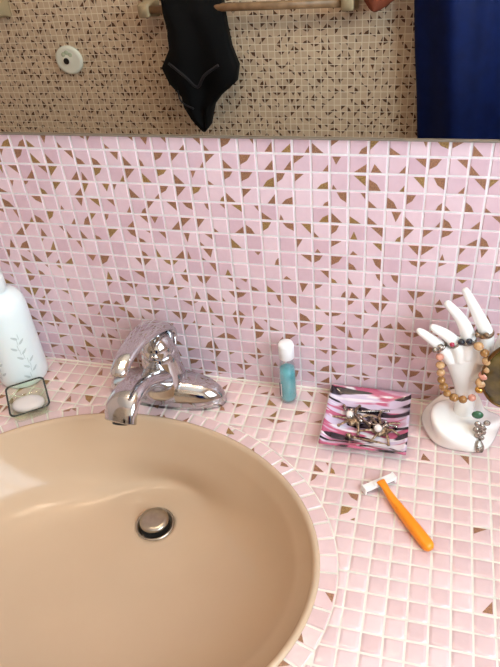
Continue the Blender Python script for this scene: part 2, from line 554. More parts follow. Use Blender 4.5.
# the curved course of tiles that follows the rim
NR = 66
peri = []
tot = 0; prev = ell(0, .5); fine = [(0, 0.0)]
for k in range(1, 1441):
    q = ell(2 * PI * k / 1440, .5); tot += math.hypot(q[0] - prev[0], q[1] - prev[1]); prev = q; fine.append((2 * PI * k / 1440, tot))
NR = round(tot / 1.0)
def ang_at(s):
    s = s % tot
    lo = next(i for i in range(len(fine) - 1) if fine[i + 1][1] >= s)
    a0, s0 = fine[lo]; a1, s1 = fine[lo + 1]
    return a0 + (a1 - a0) * (s - s0) / (s1 - s0)
for k in range(NR):
    s0, s1 = tot * k / NR + .06, tot * (k + 1) / NR - .06
    a0, am, a1 = ang_at(s0), ang_at((s0 + s1) / 2), ang_at(s1)
    if a1 < a0: a1 += 2 * PI
    e0, e1 = 0.12, RING - 0.03
    quad = [ell(a0, e0), ell(a0, e1), ell(a1, e1), ell(a1, e0)]
    quad = [ell(a0, e0), ell(a1, e0), ell(a1, e1), ell(a0, e1)][::-1]
    cx, cy = sum(p[0] for p in quad) / 4, sum(p[1] for p in quad) / 4
    inq = [(x + (cx - x) * .1, y + (cy - y) * .1) for x, y in quad]
    tone = rnd.random(); ta, tb = rnd.gauss(0, .03), rnd.gauss(0, .03)
    H = lambda x, y: ta * (x - cx) + tb * (y - cy)
    ct.face([(x, y, H(x, y)) for x, y in inq][::-1], 0, tone)
    for i in range(4):
        j = (i + 1) % 4
        ct.face([(*quad[j], -.05), (*quad[i], -.05), (*inq[i], H(*inq[i])), (*inq[j], H(*inq[j]))], 0, tone)
    if rnd.random() < 0.3:
        i = rnd.randrange(4)
        a, b, c_ = inq[i], inq[(i + 1) % 4], inq[(i - 1) % 4]
        la, lb = rnd.uniform(.3, .6), rnd.uniform(.3, .6)
        tri = [a, (a[0] + (b[0] - a[0]) * la, a[1] + (b[1] - a[1]) * la), (a[0] + (c_[0] - a[0]) * lb, a[1] + (c_[1] - a[1]) * lb)]
        ct.face([(x, y, H(x, y) + .004) for x, y in tri][::-1], 1, .5)
tag(ct.build('vanity_countertop', [M['ctile'], M['chip'], M['chipg'], M['cgrout']]),
    'pink glass mosaic tiled countertop with pale grout around the oval peach sink', 'countertop')
tr = MB()
tr.sweep([(XL, -0.02, 0.0), (XR, -0.02, 0.0)], [(0.09, 0.07)] * 2, n=10, sub=1)
struct(tr, 'trim_1', [M['cgrout']])

# ------------------------------------------------------------------ sink
DX, DY, DZ = 8.85, -9.15, -5.2
sb = (SX, SY, -5.2)
sink = thing('sink', sb, 'oval peach porcelain basin set into the pink tiled counter', 'sink')
B = child_of(sink, sb)
N = 96
def srng(t, z, k=0.0):
    r = []
    for i in range(N):
        a = 2 * PI * i / N
        ex, ey = ell(a, k)
        # circle at the drain growing smoothly into the ellipse at the rim
        bl = max(0, min(1, (t - .08) / .75)); bl = bl * bl * (3 - 2 * bl)
        dl = math.hypot(ex - DX, ey - DY)
        ux, uy = (ex - DX) / dl, (ey - DY) / dl
        rad = dl * t * bl + (1 - bl) * (1.2 + (t - .1) * 9.5)
        px, py = DX + ux * rad, DY + uy * rad
        r.append((px, py, z))
    return r
basin = MB()
prof = []
outr = [srng(1, -2.4, 0.0), srng(1, -0.1, -.1), srng(1, .03, .02), srng(1, .1, .12)][1:]
rg = [srng(1, 0.02, 0.16), srng(1, 0.12, 0.12), srng(1, 0.17, 0.0), srng(1, 0.12, -0.14), srng(1, -0.05, -0.26), srng(1, -.35, -.36)]
for i in range(1, 27):
    t = 0.97 - (0.97 - 0.1) * i / 26
    rg.append(srng(t, -0.35 + (DZ + 0.35) * (1 - (max(0, (t - 0.1) / 0.87)) ** 3.0), -.36 * t))
inner = list(rg)
under = [[(x + (x - DX) * .015, y + (y - DY) * .015, z - .45) for x, y, z in r] for r in rg[6:]]
allr = rg + under[::-1] + [srng(1, -0.55, -0.12)]
basin.rings([r[::-1] for r in allr], 0, False, False)
# close the under side to the rim
k0 = len(basin.v)
B(basin, 'basin', M['sink'])
d = MB()
dl = [(1.22, .1), (1.28, .04), (1.2, .09), (1.0, .05), (.93, -.1), (.92, -1.2), (0.3, -1.2)]
d.lathe([(r, z + DZ) for r, z in [(1.3, -.02), (1.28, .06), (1.2, .08), (1.1, .03), (1.06, -.25), (1.04, -1.4), (.2, -1.4)]], (DX, DY, 0), cap0=False)
B(d, 'drain_flange', M['steel'])
d = MB(); d.lathe([(.99, DZ - .2), (.2, DZ - .2)], (DX, DY, 0), cap0=False)
B(d, 'drain_opening', M['darkgap'])
d = MB()
d.lathe([(.2, DZ - 1.2), (.2, DZ + .1), (.8, DZ + .2), (.94, DZ + .28), (.96, DZ + .4), (.9, DZ + .5), (.65, DZ + .55), (.0001, DZ + .56)], (DX, DY, 0))
st = B(d, 'stopper', M['steel'])

# ------------------------------------------------------------------ faucet
FX, FY = 8.1, -2.35
fb = (FX, FY, 0)
fau = thing('faucet', fb, 'chrome single lever faucet standing behind the peach sink', 'faucet')
B = child_of(fau, fb)
m = MB()
rs = []
for k, z in ((1.0, 0.0), (1.0, .35), (.985, .65), (.94, 1.0), (.84, 1.32), (.68, 1.54), (.45, 1.66), (.2, 1.7)):
    r = []
    for i in range(56):
        a = 2 * PI * i / 56; ca, sa = math.cos(a), math.sin(a)
        L = 4.2 * (1 - (1 - k) * .62); D_ = 1.36 * k
        x = math.copysign(abs(ca) ** .8, ca) * L; y = math.copysign(abs(sa) ** .9, sa) * D_
        zz = z * 1.12 * (1 - .3 * (abs(x) / 4.2) ** 2)
        r.append((FX + x, FY + y, zz))
    rs.append(r)
m.rings(rs)
B(m, 'base_plate', M['chrome'])
m = MB()
m.lathe([(1.75, .7), (1.62, 1.2), (1.45, 1.9), (1.32, 2.7), (1.25, 3.4), (1.2, 3.9), (1.0, 4.15), (.4, 4.2)], (FX, FY, 0))
B(m, 'body', M['chrome'])
m = MB()
m.sphere((FX, FY - .15, 4.3), 1.08, n=28, k=18)
B(m, 'cartridge_dome', M['chrome'])
m = MB()
m.sweep([(FX, FY + .2, 1.6), (FX, FY - 1.3, 2.5), (FX - .15, FY - 2.8, 3.55), (FX - .25, FY - 4.2, 4.0), (FX - .35, FY - 5.2, 3.75), (FX - .4, FY - 5.75, 3.0)],
        [(1.1, 1.0), (1.02, .85), (.96, .62), (.98, .52), (1.04, .5), (1.05, .46)], n=28, pw=2.5, up=(0, 0, 1), sub=7)
B(m, 'spout', M['chrome'])
m = MB()
m.sweep([(FX - .4, FY - 5.72, 3.06), (FX - .4, FY - 5.85, 2.86)], [(.5, .34), (.5, .34)], n=24, sub=1)
B(m, 'aerator', M['darkgap'])
m = MB()
m.sweep([(FX, FY + 1.15, 3.5), (FX, FY + 1.15, 4.6), (FX, FY + .55, 5.5), (FX, FY - .8, 6.2), (FX, FY - 2.6, 6.65), (FX, FY - 4.2, 6.7), (FX, FY - 5.15, 6.45), (FX, FY - 5.45, 6.32)],
        [(.75, .2), (.95, .32), (1.0, .38), (.9, .4), (.7, .38), (.58, .34), (.52, .32), (.36, .22)], n=28, pw=2.1, up=(0, 1, 0), sub=7)
B(m, 'lever_handle', M['chrome'])

# ------------------------------------------------------------------ mirror
mm = thing('wall_mirror', (-2, 0, 17.45), 'large frameless wall mirror above the pink mosaic splashback', 'mirror')
B = child_of(mm, (-2, 0, 17.45))
g = MB(); g.box((XL + 1, -0.22, 17.46), (XR - 1, -0.02, 62)); B(g, 'mirror_pane', M['mirror'])
g = MB()
g.box((XL + 1, -.34, 17.42), (XR - 1, -.0, 17.46)); g.box((XL + 1, -.34, 17.46), (XR - 1, -.24, 17.5))
B(g, 'edge_channel', M['medge'])

# ------------------------------------------------------------------ pump bottle
PX, PY = -3.35, -2.05
pb = (PX, PY, 0)
pt = thing('pump_bottle', pb, 'white translucent round pump bottle beside the wall at the left end of the counter', 'bottle')
B = child_of(pt, pb)
m = MB()
m.lathe([(1.5, 0), (1.66, .06), (1.74, .22), (1.76, .6), (1.76, 5.9), (1.72, 6.35), (1.58, 6.75), (1.3, 7.05), (.98, 7.22), (.82, 7.3), (.8, 7.45), (.6, 7.46)], (PX, PY, 0), n=56)
body = B(m, 'bottle_body', M['bottle'])
m = MB(); m.lathe([(.84, 7.36), (.9, 7.4), (.9, 8.35), (.82, 8.48), (.5, 8.52)], (PX, PY, 0), n=48); B(m, 'collar', M['pump'])
m = MB()
m.lathe([(.3, 8.4), (.3, 9.6), (.34, 9.65)], (PX, PY, 0), n=24)
m.sweep([(PX + .3, PY + .3, 9.9), (PX, PY, 9.95), (PX - 1.0, PY - 1.0, 9.95), (PX - 1.7, PY - 1.7, 9.7)], [(.5, .3), (.62, .36), (.36, .26), (.22, .18)], n=20)
B(m, 'pump_head', M['pump'])
m = MB()
rr = random.Random(3)
def onb(a, z, r=1.775): return (PX + r * math.cos(a), PY + r * math.sin(a), z)
def leaf(a, z, l, wdt, rot):
    pts = []
    for k in range(10):
        t = 2 * PI * k / 10
        u, v = l * math.cos(t), wdt * math.sin(t) * (1 - .3 * math.cos(t))
        du, dv = u * math.cos(rot) - v * math.sin(rot), u * math.sin(rot) + v * math.cos(rot)
        pts.append(onb(a + du / 1.775, z + dv))
    m.face(pts, 0)
for stem in (-.62, -1.9):
    m = MB()
    for k in range(9):
        z = 1.0 + k * .42; a = stem + .12 * math.sin(k * .8)
        leaf(a + (.16 if k % 2 else -.16), z, .26, .09, (.7 if k % 2 else PI - .7))
        m.face([onb(a - .012, z - .2), onb(a + .012, z - .2), onb(a + .012, z + .24), onb(a - .012, z + .24)], 0)
    B(m, 'leaf_print', M['bprint'], parent=body)

# ------------------------------------------------------------------ soap dish and soap
def rrect(cx, cy, hx, hy, rad, z, rot, n=8):
    pts = []
    for q, (sx, sy) in enumerate(((1, 1), (-1, 1), (-1, -1), (1, -1))):
        for k in range(n + 1):
            a = q * PI / 2 + PI / 2 * k / n
            x, y = sx * (hx - rad) + rad * math.cos(a), sy * (hy - rad) + rad * math.sin(a)
            pts.append((cx + x * math.cos(rot) - y * math.sin(rot), cy + x * math.sin(rot) + y * math.cos(rot), z))
    return pts
QX, QY, QR = -1.08, -5.1, math.atan2(-2.75, 2.15)
qb = (QX, QY, 0)
dish = thing('soap_dish', qb, 'small square greenish glass dish with dark rim beside the pump bottle', 'dish')
B = child_of(dish, qb)
m = MB()
R_ = lambda hx, hy, rad, z: rrect(QX, QY, hx, hy, rad, z, QR)
m.rings([R_(.1, .08, .05, .02), R_(1.3, .98, .3, .02), R_(1.45, 1.12, .36, .1), R_(1.66, 1.3, .4, .8), R_(1.66, 1.3, .4, .86), R_(1.54, 1.18, .36, .86),
         R_(1.38, 1.04, .33, .24), R_(1.25, .92, .28, .17), R_(.1, .08, .05, .17)])
B(m, 'glass_bowl', M['glass'])
m = MB()
ring = [R_(1.62, 1.26, .4, .87), R_(1.7, 1.34, .42, .87), R_(1.72, 1.36, .42, .92), R_(1.69, 1.33, .4, .96), R_(1.62, 1.26, .38, .95), R_(1.59, 1.23, .37, .92), R_(1.62, 1.26, .4, .87)]
m.rings(ring, cap0=False, cap1=False)
B(m, 'rim', M['drim'])
m = MB()
sc = (QX + .05, QY - .2)
rs = []
for k, z in ((.5, .2), (.86, .22), (.97, .32), (1.0, .42), (.96, .54), (.84, .62), (.5, .66), (.05, .67)):
    rs.append([(sc[0] + k * (1.12 * math.cos(t) * math.cos(.35) - .78 * math.sin(t) * math.sin(.35)) , sc[1] + k * (1.12 * math.cos(t) * math.sin(.35) + .78 * math.sin(t) * math.cos(.35)), z) for t in [2 * PI * i / 36 for i in range(36)]])
m.rings(rs)
tag(m.build('soap_bar', M['soap'], None, (sc[0], sc[1], .2)), 'oval white soap lying in the square glass dish', 'soap')

# ------------------------------------------------------------------ travel bottle
VX, VY = 16.4, -1.35
vb = (VX, VY, 0)
v_ = thing('travel_bottle', vb, 'small clear bottle of teal liquid with white cap standing near the wall', 'bottle')
B = child_of(v_, vb)
m = MB()
m.lathe([(.3, 0), (.5, .03), (.57, .14), (.58, .4), (.57, 2.3), (.54, 2.9), (.47, 3.3), (.38, 3.5), (.36, 3.75), (.3, 3.76),
         (.3, 3.5), (.4, 3.28), (.48, 2.85), (.51, 2.3), (.52, .4), (.5, .16), (.3, .09)], (VX, VY, 0), n=36)
B(m, 'bottle_body', M['vglass'])
m = MB(); m.lathe([(.3, .1), (.46, .15), (.5, .35), (.5, 2.2), (.47, 2.72), (.1, 2.73)], (VX, VY, 0), n=36); B(m, 'liquid', M['liquid'])
m = MB(); m.lathe([(.46, 3.62), (.5, 3.66), (.5, 4.6), (.46, 4.74), (.3, 4.78)], (VX, VY, 0), n=36); B(m, 'cap', M['cap'])
m = MB()
def onv(a, z, r=.592): return (VX + r * math.cos(a), VY + r * math.sin(a), z)
for k in range(5):
    a0 = -2.6 + k * .1
    m.mesh([onv(a0, .6), onv(a0 + .1, .6), onv(a0 + .1, 1.7), onv(a0, 1.7)], [(0, 1, 2, 3)], 0 if k < 3 else 1)
B(m, 'label', [M['vlabel'], M['vlabel2']])

# ------------------------------------------------------------------ art glass tray
TX, TY, TH = 21.72, -2.95, 2.58
tb_ = (TX, TY, 0)
tray = thing('glass_tray', tb_, 'square glass trinket tray streaked pink, black and white', 'tray')
B = child_of(tray, tb_)
def art_glass():
    m = bpy.data.materials.new('streaked_art_glass')
    nt, b = nodes_of(m)
    tc = nt.nodes.new('ShaderNodeTexCoord')
    mp = nt.nodes.new('ShaderNodeMapping')
    mp.inputs['Scale'].default_value = (16, 72, 10)
    mp.inputs['Rotation'].default_value = (0, 0, -.12)
    nt.links.new(tc.outputs['Object'], mp.inputs['Vector'])
    def nz(off, sc):
        a = nt.nodes.new('ShaderNodeVectorMath'); a.operation = 'ADD'; a.inputs[1].default_value = off
        nt.links.new(mp.outputs[0], a.inputs[0])
        n = nt.nodes.new('ShaderNodeTexNoise'); n.inputs['Scale'].default_value = sc; n.inputs['Detail'].default_value = 1.2
        n.inputs['Distortion'].default_value = .7
        nt.links.new(a.outputs[0], n.inputs['Vector']); return n
    def ramp(n, p0, p1):
        r = nt.nodes.new('ShaderNodeValToRGB'); r.color_ramp.elements[0].position = p0; r.color_ramp.elements[1].position = p1
        nt.links.new(n.outputs['Fac'], r.inputs['Fac']); return r
    def mix(fac, c1, c2):
        x = nt.nodes.new('ShaderNodeMix'); x.data_type = 'RGBA'
        nt.links.new(fac.outputs['Color'], x.inputs[0])
        for sock, c in ((x.inputs[6], c1), (x.inputs[7], c2)):
            if isinstance(c, tuple): sock.default_value = (*c, 1)
            else: nt.links.new(c, sock)
        return x.outputs[2]
    a = mix(ramp(nz((3, 1, 0), 1.0), .47, .55), srgb(216, 200, 222), srgb(196, 96, 128))
    a = mix(ramp(nz((9, 4, 2), 1.2), .56, .62), a, srgb(240, 234, 240))
    a = mix(ramp(nz((1, 7, 5), 1.0), .54, .575), a, srgb(30, 20, 32))
    nt.links.new(a, b.inputs['Base Color'])
    b.inputs['Roughness'].default_value = .07
    b.inputs['Coat Weight'].default_value = .6
    return m
M['art'] = art_glass()
m = MB()
G = 24
def th(u, v): return .1 + .55 * max(abs(u), abs(v)) ** 4
top = [(TX + TH * (2 * i / G - 1), TY + TH * 1.02 * (2 * j / G - 1), th(2 * i / G - 1, 2 * j / G - 1) + .18) for j in range(G + 1) for i in range(G + 1)]
bot = [(x, y, z - .18) for x, y, z in top]
o_ = len(top)
fs = []
for j in range(G):
    for i in range(G):
        a = j * (G + 1) + i
        fs.append((a, a + 1, a + G + 2, a + G + 1)); fs.append((a + o_, a + G + 1 + o_, a + G + 2 + o_, a + 1 + o_))
for i in range(G):
    for a, b in ((i, i + 1), ((G + 1) * G + i + 1, (G + 1) * G + i), ((i + 1) * (G + 1), i * (G + 1)), (i * (G + 1) + G, (i + 1) * (G + 1) + G)):
        fs.append((b, a, a + o_, b + o_))
# flat little foot so the tray stands on the tiles
m.mesh(top + bot, fs)
m.box((TX - 1.2, TY - 1.2, 0), (TX + 1.2, TY + 1.2, .12))
B(m, 'tray_plate', M['art'])

# jewellery in the tray
def blob_disc(mb, c, r, h, m=0, n=14, lob=0.0):
    rs = []
    for k, z in ((.9, 0), (1, h * .4), (.8, h * .8), (.3, h)):
        rs.append([(c[0] + r * k * (1 + lob * math.cos(7 * t)) * math.cos(t), c[1] + r * k * (1 + lob * math.cos(7 * t)) * math.sin(t), c[2] + z) for t in [2 * PI * i / n for i in range(n)]])
    mb.rings(rs, m)
def brooch(name, x, y, rot, spread, label, mt, seed):
    r = random.Random(seed)
    z0 = .32
    root = thing(name, (x, y, z0), label, 'brooch')
    B = child_of(root, (x, y, z0))
    m = MB(); blob_disc(m, (x, y, z0), .56, .3, lob=.12, n=28); B(m, 'centre_disc', mt)
    for k in range(7):
        a = rot + 2 * PI * k / 7 + r.uniform(-.2, .2); L = spread * r.uniform(.75, 1.1)
        m = MB()
        m.sweep([(x + .3 * math.cos(a), y + .3 * math.sin(a), z0 + .12), (x + L * .6 * math.cos(a + .12), y + L * .6 * math.sin(a + .12), z0 + .3),
                 (x + L * math.cos(a), y + L * math.sin(a), z0 + .12)], [(.07, .07), (.1, .06), (.05, .04)], n=8, sub=4)
        m.sphere((x + L * .98 * math.cos(a), y + L * .98 * math.sin(a), z0 + .14), .11, n=10, k=6)
        B(m, 'spoke', mt)
    m = MB(); m.sphere((x + .3 * math.cos(rot + 2.5), y + .3 * math.sin(rot + 2.5), z0 + .42), .25, n=18, k=12); B(m, 'pearl', M['pearl'])
    return root
brooch('brooch', 20.95, -2.95, .4, 1.5, 'bronze spoked brooch with a pearl, left one in the streaked tray', M['bronze'], 1)
brooch('brooch', 22.7, -3.55, 1.5, 1.4, 'bronze spoked brooch with a pearl, right one in the streaked tray', M['bronze'], 2)
z0 = .36
m = MB()
pts = []
r = random.Random(8)
for k in range(15):
    t = k / 14
    pts.append((20.3 + 3.0 * t + .25 * math.sin(k * 1.9), -2.7 - .8 * t + .4 * math.cos(k * 2.3), z0 + .28 + .14 * math.sin(k * 2.1)))
m.sweep(pts, [(.055, .055)] * len(pts), n=8, sub=6)
for k in range(len(pts)):
    m.sphere(pts[k], .13, n=10, k=6, sc=(1, 1, .7))
tag(m.build('chain_necklace', M['silver'], None, (21.8, -2.7, z0)), 'thin tangled silver chain lying over the brooches in the tray', 'necklace')
for i, (x, y, rot, lab) in enumerate(((21.9, -2.0, .2, 'silver hair pin with round end at the back of the streaked tray'), (22.0, -4.55, -.1, 'bronze hair pin with round end at the front of the streaked tray'))):
    m = MB(); L = 1.2
    zt = .34
    m.sweep([(x - L * math.cos(rot), y - L * math.sin(rot), zt), (x, y, zt + .06), (x + L * math.cos(rot), y + L * math.sin(rot), zt + .02)], [(.05, .05), (.075, .06), (.05, .05)], n=8)
    m.sphere((x - L * math.cos(rot), y - L * math.sin(rot), zt + .1), .2, n=14, k=9)
    m.sphere((x - (L - .34) * math.cos(rot), y - (L - .34) * math.sin(rot), zt + .08), .12, n=12, k=8)
    tag(m.build('hair_pin', M['silver'] if i == 0 else M['bronze'], None, (x, y, zt)), lab, 'hair pin')

# ------------------------------------------------------------------ ceramic hand display
HX, HY = 27.3, -2.25
hb = (HX, HY, 0)
hand = thing('jewelry_hand', hb, 'white glazed ceramic hand holding jewelry, fingers up, on a swirled base', 'jewelry stand')
B = child_of(hand, hb)
m = MB()
rs = []
NB = 72
for i in range(22):
    t = i / 21
    r = []
    for k in range(NB):
        a = 2 * PI * k / NB
        sw = a + 2.2 * t
        fold = (.5 + .5 * math.sin(3 * sw + .6 * math.sin(a))) ** 1.6
        Rr = 2.15 * (1 + .05 * math.cos(2 * a + .5) + .03 * math.sin(5 * a))
        tt = t
        if i == 0: rad, z = Rr * .93, 0
        else:
            rad = Rr * (1 - tt ** 1.25) + .55 * tt
            z = .1 + 1.5 * (1 - (1 - tt) ** 2.2) ** 1.0
            bump = fold * math.sin(PI * min(1, tt * 1.15)) * .55
            rad += bump * .9; z += bump * .8
        r.append((HX + .1 * t + rad * math.cos(a), HY + rad * math.sin(a), z))
    rs.append(r)
m.rings(rs)
B(m, 'swirled_base', M['hand'])
# the hand: wrist, palm and five fingers as one surface
m = MB()
PY_ = HY
m.sweep([(27.42, PY_, 1.5), (27.38, PY_, 2.6), (27.25, PY_, 3.6), (27.12, PY_, 4.6), (27.0, PY_, 5.6), (26.98, PY_, 6.3), (27.0, PY_, 6.75)],
        [(.62, .56), (.55, .48), (.62, .44), (.85, .42), (1.1, .4), (1.15, .36), (.75, .25)], n=24, up=(0, 1, 0))
def finger(pts, r0, r1, y0=0, y1=0):
    n = len(pts)
    path = [(p[0], PY_ + y0 + (y1 - y0) * i / (n - 1), p[1]) for i, p in enumerate(pts)]
    r0 *= 1.14; r1 *= 1.1; secs = [(r0 + (r1 - r0) * (i / (n - 1)) ** 1.3,) * 2 for i in range(n)]
    e = Vector(path[-1]) - Vector(path[-2]); e.normalize(); e *= r1 * 1.1
    path.append(tuple(Vector(path[-1]) + e)); secs.append((r1 * .35,) * 2)
    m.sweep(path, secs, n=16, up=(0, 1, 0))
FG = [[(26.3, 5.4), (25.78, 6.25), (25.1, 6.92), (24.42, 7.5)],
      [(26.75, 5.6), (26.5, 6.55), (25.85, 7.3), (25.12, 7.8)],
      [(27.1, 5.8), (27.02, 7.15), (26.5, 8.35), (25.72, 9.32)],
      [(27.95, 5.6), (27.95, 7.3), (27.3, 8.7), (26.55, 10.05)]]
finger(FG[0], .36, .19, 0, -.35); finger(FG[1], .4, .2, .0, -.3); finger(FG[2], .42, .2, 0, -.15); finger(FG[3], .42, .19, 0, .1)
finger([(27.7, 4.2), (28.4, 5.2), (28.75, 6.2), (28.85, 7.0)], .46, .22, 0, .5)
ho = B(m, 'hand', M['hand'])
md = ho.modifiers.new('join', 'REMESH'); md.mode = 'VOXEL'; md.voxel_size = .0009; md.use_smooth_shade = True
md = ho.modifiers.new('soften', 'SMOOTH'); md.factor = .5; md.iterations = 6

def ring_on(name, c, dirv, R, label, band, stone, sr, sides=(0,)):
    d = Vector(dirv).normalized(); u = d.cross(Vector((0, 1, 0))).normalized(); v = d.cross(u).normalized(); c = Vector(c)
    root = thing(name, tuple(c), label, 'ring'); B = child_of(root, tuple(c))
    m = MB(); pts = [tuple(c + u * (R * math.cos(2 * PI * k / 24)) + v * (R * math.sin(2 * PI * k / 24))) for k in range(24)]
    rs = []
    for k in range(24):
        o = (Vector(pts[k]) - c).normalized()
        rs.append([tuple(Vector(pts[k]) + o * (.08 * math.cos(a)) + d * (.13 * math.sin(a))) for a in [2 * PI * q / 8 for q in range(8)]])
    rs.append(rs[0]); m.rings(rs, cap0=False, cap1=False); B(m, 'band', band)
    m = MB()
    f = Vector((-.25, -.8, .3)).normalized()
    for s in sides: m.sphere(tuple(c + f * (R + .12) + u * s), sr, n=14, k=9)
    B(m, 'stone', stone)
    return root
ring_on('ring', (25.6, PY_ - .1, 6.42), (-.7, 0, .72), .36, 'silver ring on the leftmost finger of the white hand', M['silver'], M['silver'], .16, (-.2, .2))
ring_on('ring', (26.33, PY_ - .05, 6.75), (-.6, 0, .75), .4, 'ring with small red stone on the second finger from the left', M['silver'], M['redstone'], .14)
ring_on('ring', (27.0, PY_ - .02, 7.0), (-.2, 0, 1), .45, 'ring with dark blue stones on the third finger from the left', M['silver'], M['darkstone'], .19, (-.22, .2))
ring_on('ring', (27.82, PY_, 7.55), (-.1, 0, 1), .43, 'dark ring on the tallest finger of the white hand', M['bronze'], M['bronze'], .15, (-.2, .25))

def strand(name, pts, label, seed, rb=.3):
    r = random.Random(seed)
    root = thing(name, pts[0], label, 'bracelet'); B = child_of(root, pts[0])
    # resample evenly
    P_ = [Vector(p) for p in pts]; dense = []
    for i in range(len(P_) - 1):
        for k in range(20):
            t = k / 20; p0, p1, p2, p3 = P_[max(i - 1, 0)], P_[i], P_[i + 1], P_[min(i + 2, len(P_) - 1)]
            dense.append(0.5 * ((2 * p1) + (p2 - p0) * t + (2 * p0 - 5 * p1 + 4 * p2 - p3) * t * t + (3 * p1 - p0 - 3 * p2 + p3) * t ** 3))
    dense.append(P_[-1])
    out, acc = [dense[0]], 0
    for a, b in zip(dense, dense[1:]):
        acc += (b - a).length
        if acc >= rb * 1.75: out.append(b); acc = 0
    m = MB(); m.sweep([tuple(p) for p in out], [(.05, .05)] * len(out), n=6, sub=2); B(m, 'cord', M['bronze'])
    for p in out:
        m = MB(); q = rb * r.uniform(.82, 1.08)
        m.sphere(tuple(p), q, n=16, k=10, sc=(1, 1, r.uniform(.8, 1)))
        B(m, 'bead', r.choice([M['amber'], M['amber'], M['honey'], M['peach'], M['gold']]))
    return root
strand('bead_bracelet', [(25.62, PY_ - .55, 6.0), (25.75, PY_ - .75, 5.2), (25.9, PY_ - .85, 4.4), (26.35, PY_ - .95, 3.6), (27.2, PY_ - 1.0, 3.4), (27.9, PY_ - .9, 3.7)],
       'amber and peach bead bracelet draped on the left side of the white hand', 4, .27)
strand('bead_bracelet', [(27.55, PY_ - .75, 7.15), (27.95, PY_ - .85, 6.7), (28.15, PY_ - .95, 5.9), (28.0, PY_ - .95, 5.1), (27.95, PY_ - .95, 4.3), (28.1, PY_ - .9, 3.9)],
       'amber bead bracelet hanging on the right side of the white hand', 9, .29)
# big pendant
mc = (29.5, PY_ - 1.0, 5.45)
root = thing('medallion', mc, 'large dark olive oval medallion with gold rim at the right of the white hand', 'medallion'); B = child_of(root, mc)
def disc(mb, c, rx, rz, y0, y1, dome=0, n=48):
    rs = []
    for k, y in ((.9, y1), (1, y1 - .04), (1, y0 + .04), (.97, y0), (.8, y0 - dome * .5), (.45, y0 - dome * .85), (.05, y0 - dome)):
        rs.append([(c[0] + rx * k * math.cos(2 * PI * i / n), c[1] + y, c[2] + rz * k * math.sin(2 * PI * i / n)) for i in range(n)])
    mb.rings(rs)
m = MB(); disc(m, mc, 1.5, 2.2, -.1, .18, .22); B(m, 'enamel', M['olive'])
m = MB()
rs = []
for i in range(64):
    a = 2 * PI * i / 64; c_, s_ = math.cos(a), math.sin(a)
    rs.append([(mc[0] + (1.54 + .09 * math.cos(b)) * c_, mc[1] + .14 * math.sin(b), mc[2] + (2.25 + .09 * math.cos(b)) * s_) for b in [2 * PI * q / 10 for q in range(10)]])
rs.append(rs[0]); m.rings(rs, cap0=False, cap1=False)
B(m, 'rim', M['oldgold'])
m = MB(); m.sweep([(mc[0] - .2, mc[1] + .1, mc[2] + 2.3), (mc[0] - .35, PY_ - .4, 7.75), (28.85, PY_ + .35, 7.15), (28.65, PY_ + .85, 6.9), (mc[0] - .1, mc[1] + .4, mc[2] + 2.25)], [(.06, .06)] * 5, n=8)
B(m, 'hanging_loop', M['gold'])
# silver charm and green stone on the base
ch = (28.35, PY_ - 1.75, 1.2)
root = thing('charm_pendant', ch, 'ornate silver charm pendant with green stone hanging below the bracelets', 'pendant'); B = child_of(root, ch)
m = MB()
r = random.Random(2)
for k in range(9):
    m.sphere((ch[0] - .05 + .28 * math.cos(k * 2.4) * (1 - k * .06), ch[1] + .15 * k / 9 + .02, ch[2] + 1.25 - .17 * k), .2, n=12, k=8, sc=(1, .6, 1))
B(m, 'silver_setting', M['silver'])
m = MB(); m.sphere((ch[0] - .3, ch[1] + .35, ch[2] + 1.5), .3, n=16, k=10, sc=(1.1, .6, .9)); B(m, 'stone', M['greenstone'])
m = MB(); m.sweep([(ch[0], ch[1], ch[2] - .2), (ch[0] + .08, ch[1] - .2, ch[2] - .55), (ch[0] + .1, ch[1] - .3, ch[2] - .85)], [(.12, .06), (.26, .1), (.2, .08)], n=12); B(m, 'drop', M['silver'])

# ------------------------------------------------------------------ razor
ra = Vector((.617, -.787, 0)); rp = Vector((.787, .617, 0)); hc = Vector((22.97, -7.66, 0))
rb_ = tuple(hc + ra * 2.5)
raz = thing('razor', rb_, 'orange handled disposable razor with white head lying on the counter', 'razor')
B = child_of(raz, rb_)
def L(a, p, z): return tuple(hc + ra * a + rp * p + Vector((0, 0, z)))
m = MB()
m.sweep([L(.12, 0, .62), L(.5, 0, .62), L(.95, 0, .46), L(1.7, 0, .34), L(2.8, 0, .34), L(4.0, 0, .34), L(4.6, 0, .32), L(4.82, 0, .3)],
        [(.26, .1), (.2, .14), (.2, .2), (.25, .26), (.3, .3), (.33, .3), (.31, .28), (.16, .14)], n=20, pw=2.6, sub=6)
h_ = B(m, 'handle', M['orange'])
m = MB()
for k in range(7):
    m.sweep([L(1.75 + k * .16, -.2, .57), L(1.75 + k * .16, .2, .57)], [(.03, .03)] * 2, n=8, sub=1)
B(m, 'grip_ribs', M['orange'], parent=h_)
m = MB()
def hbox(a0, a1, p0, p1, z0, z1, mi=0):
    vs = [L(a, p, z) for z in (z0, z1) for a, p in ((a0, p0), (a1, p0), (a1, p1), (a0, p1))]
    m.mesh(vs, [(0, 1, 2, 3), (7, 6, 5, 4), (4, 5, 1, 0), (5, 6, 2, 1), (6, 7, 3, 2), (7, 4, 0, 3)], mi, False)
hbox(-.2, .24, -1.0, 1.0, .3, .5)
hbox(-.24, -.16, -1.03, 1.03, .1, .44)
hbox(-.22, .22, -1.03, -.92, .06, .54); hbox(-.22, .22, .92, 1.03, .06, .54)
hbox(.0, .2, -.4, .4, .5, .6)
B(m, 'head', M['white'], bevel=.0006)
m = MB(); hbox(-.15, .2, -.9, .9, .2, .3); B(m, 'blade', M['blade'])

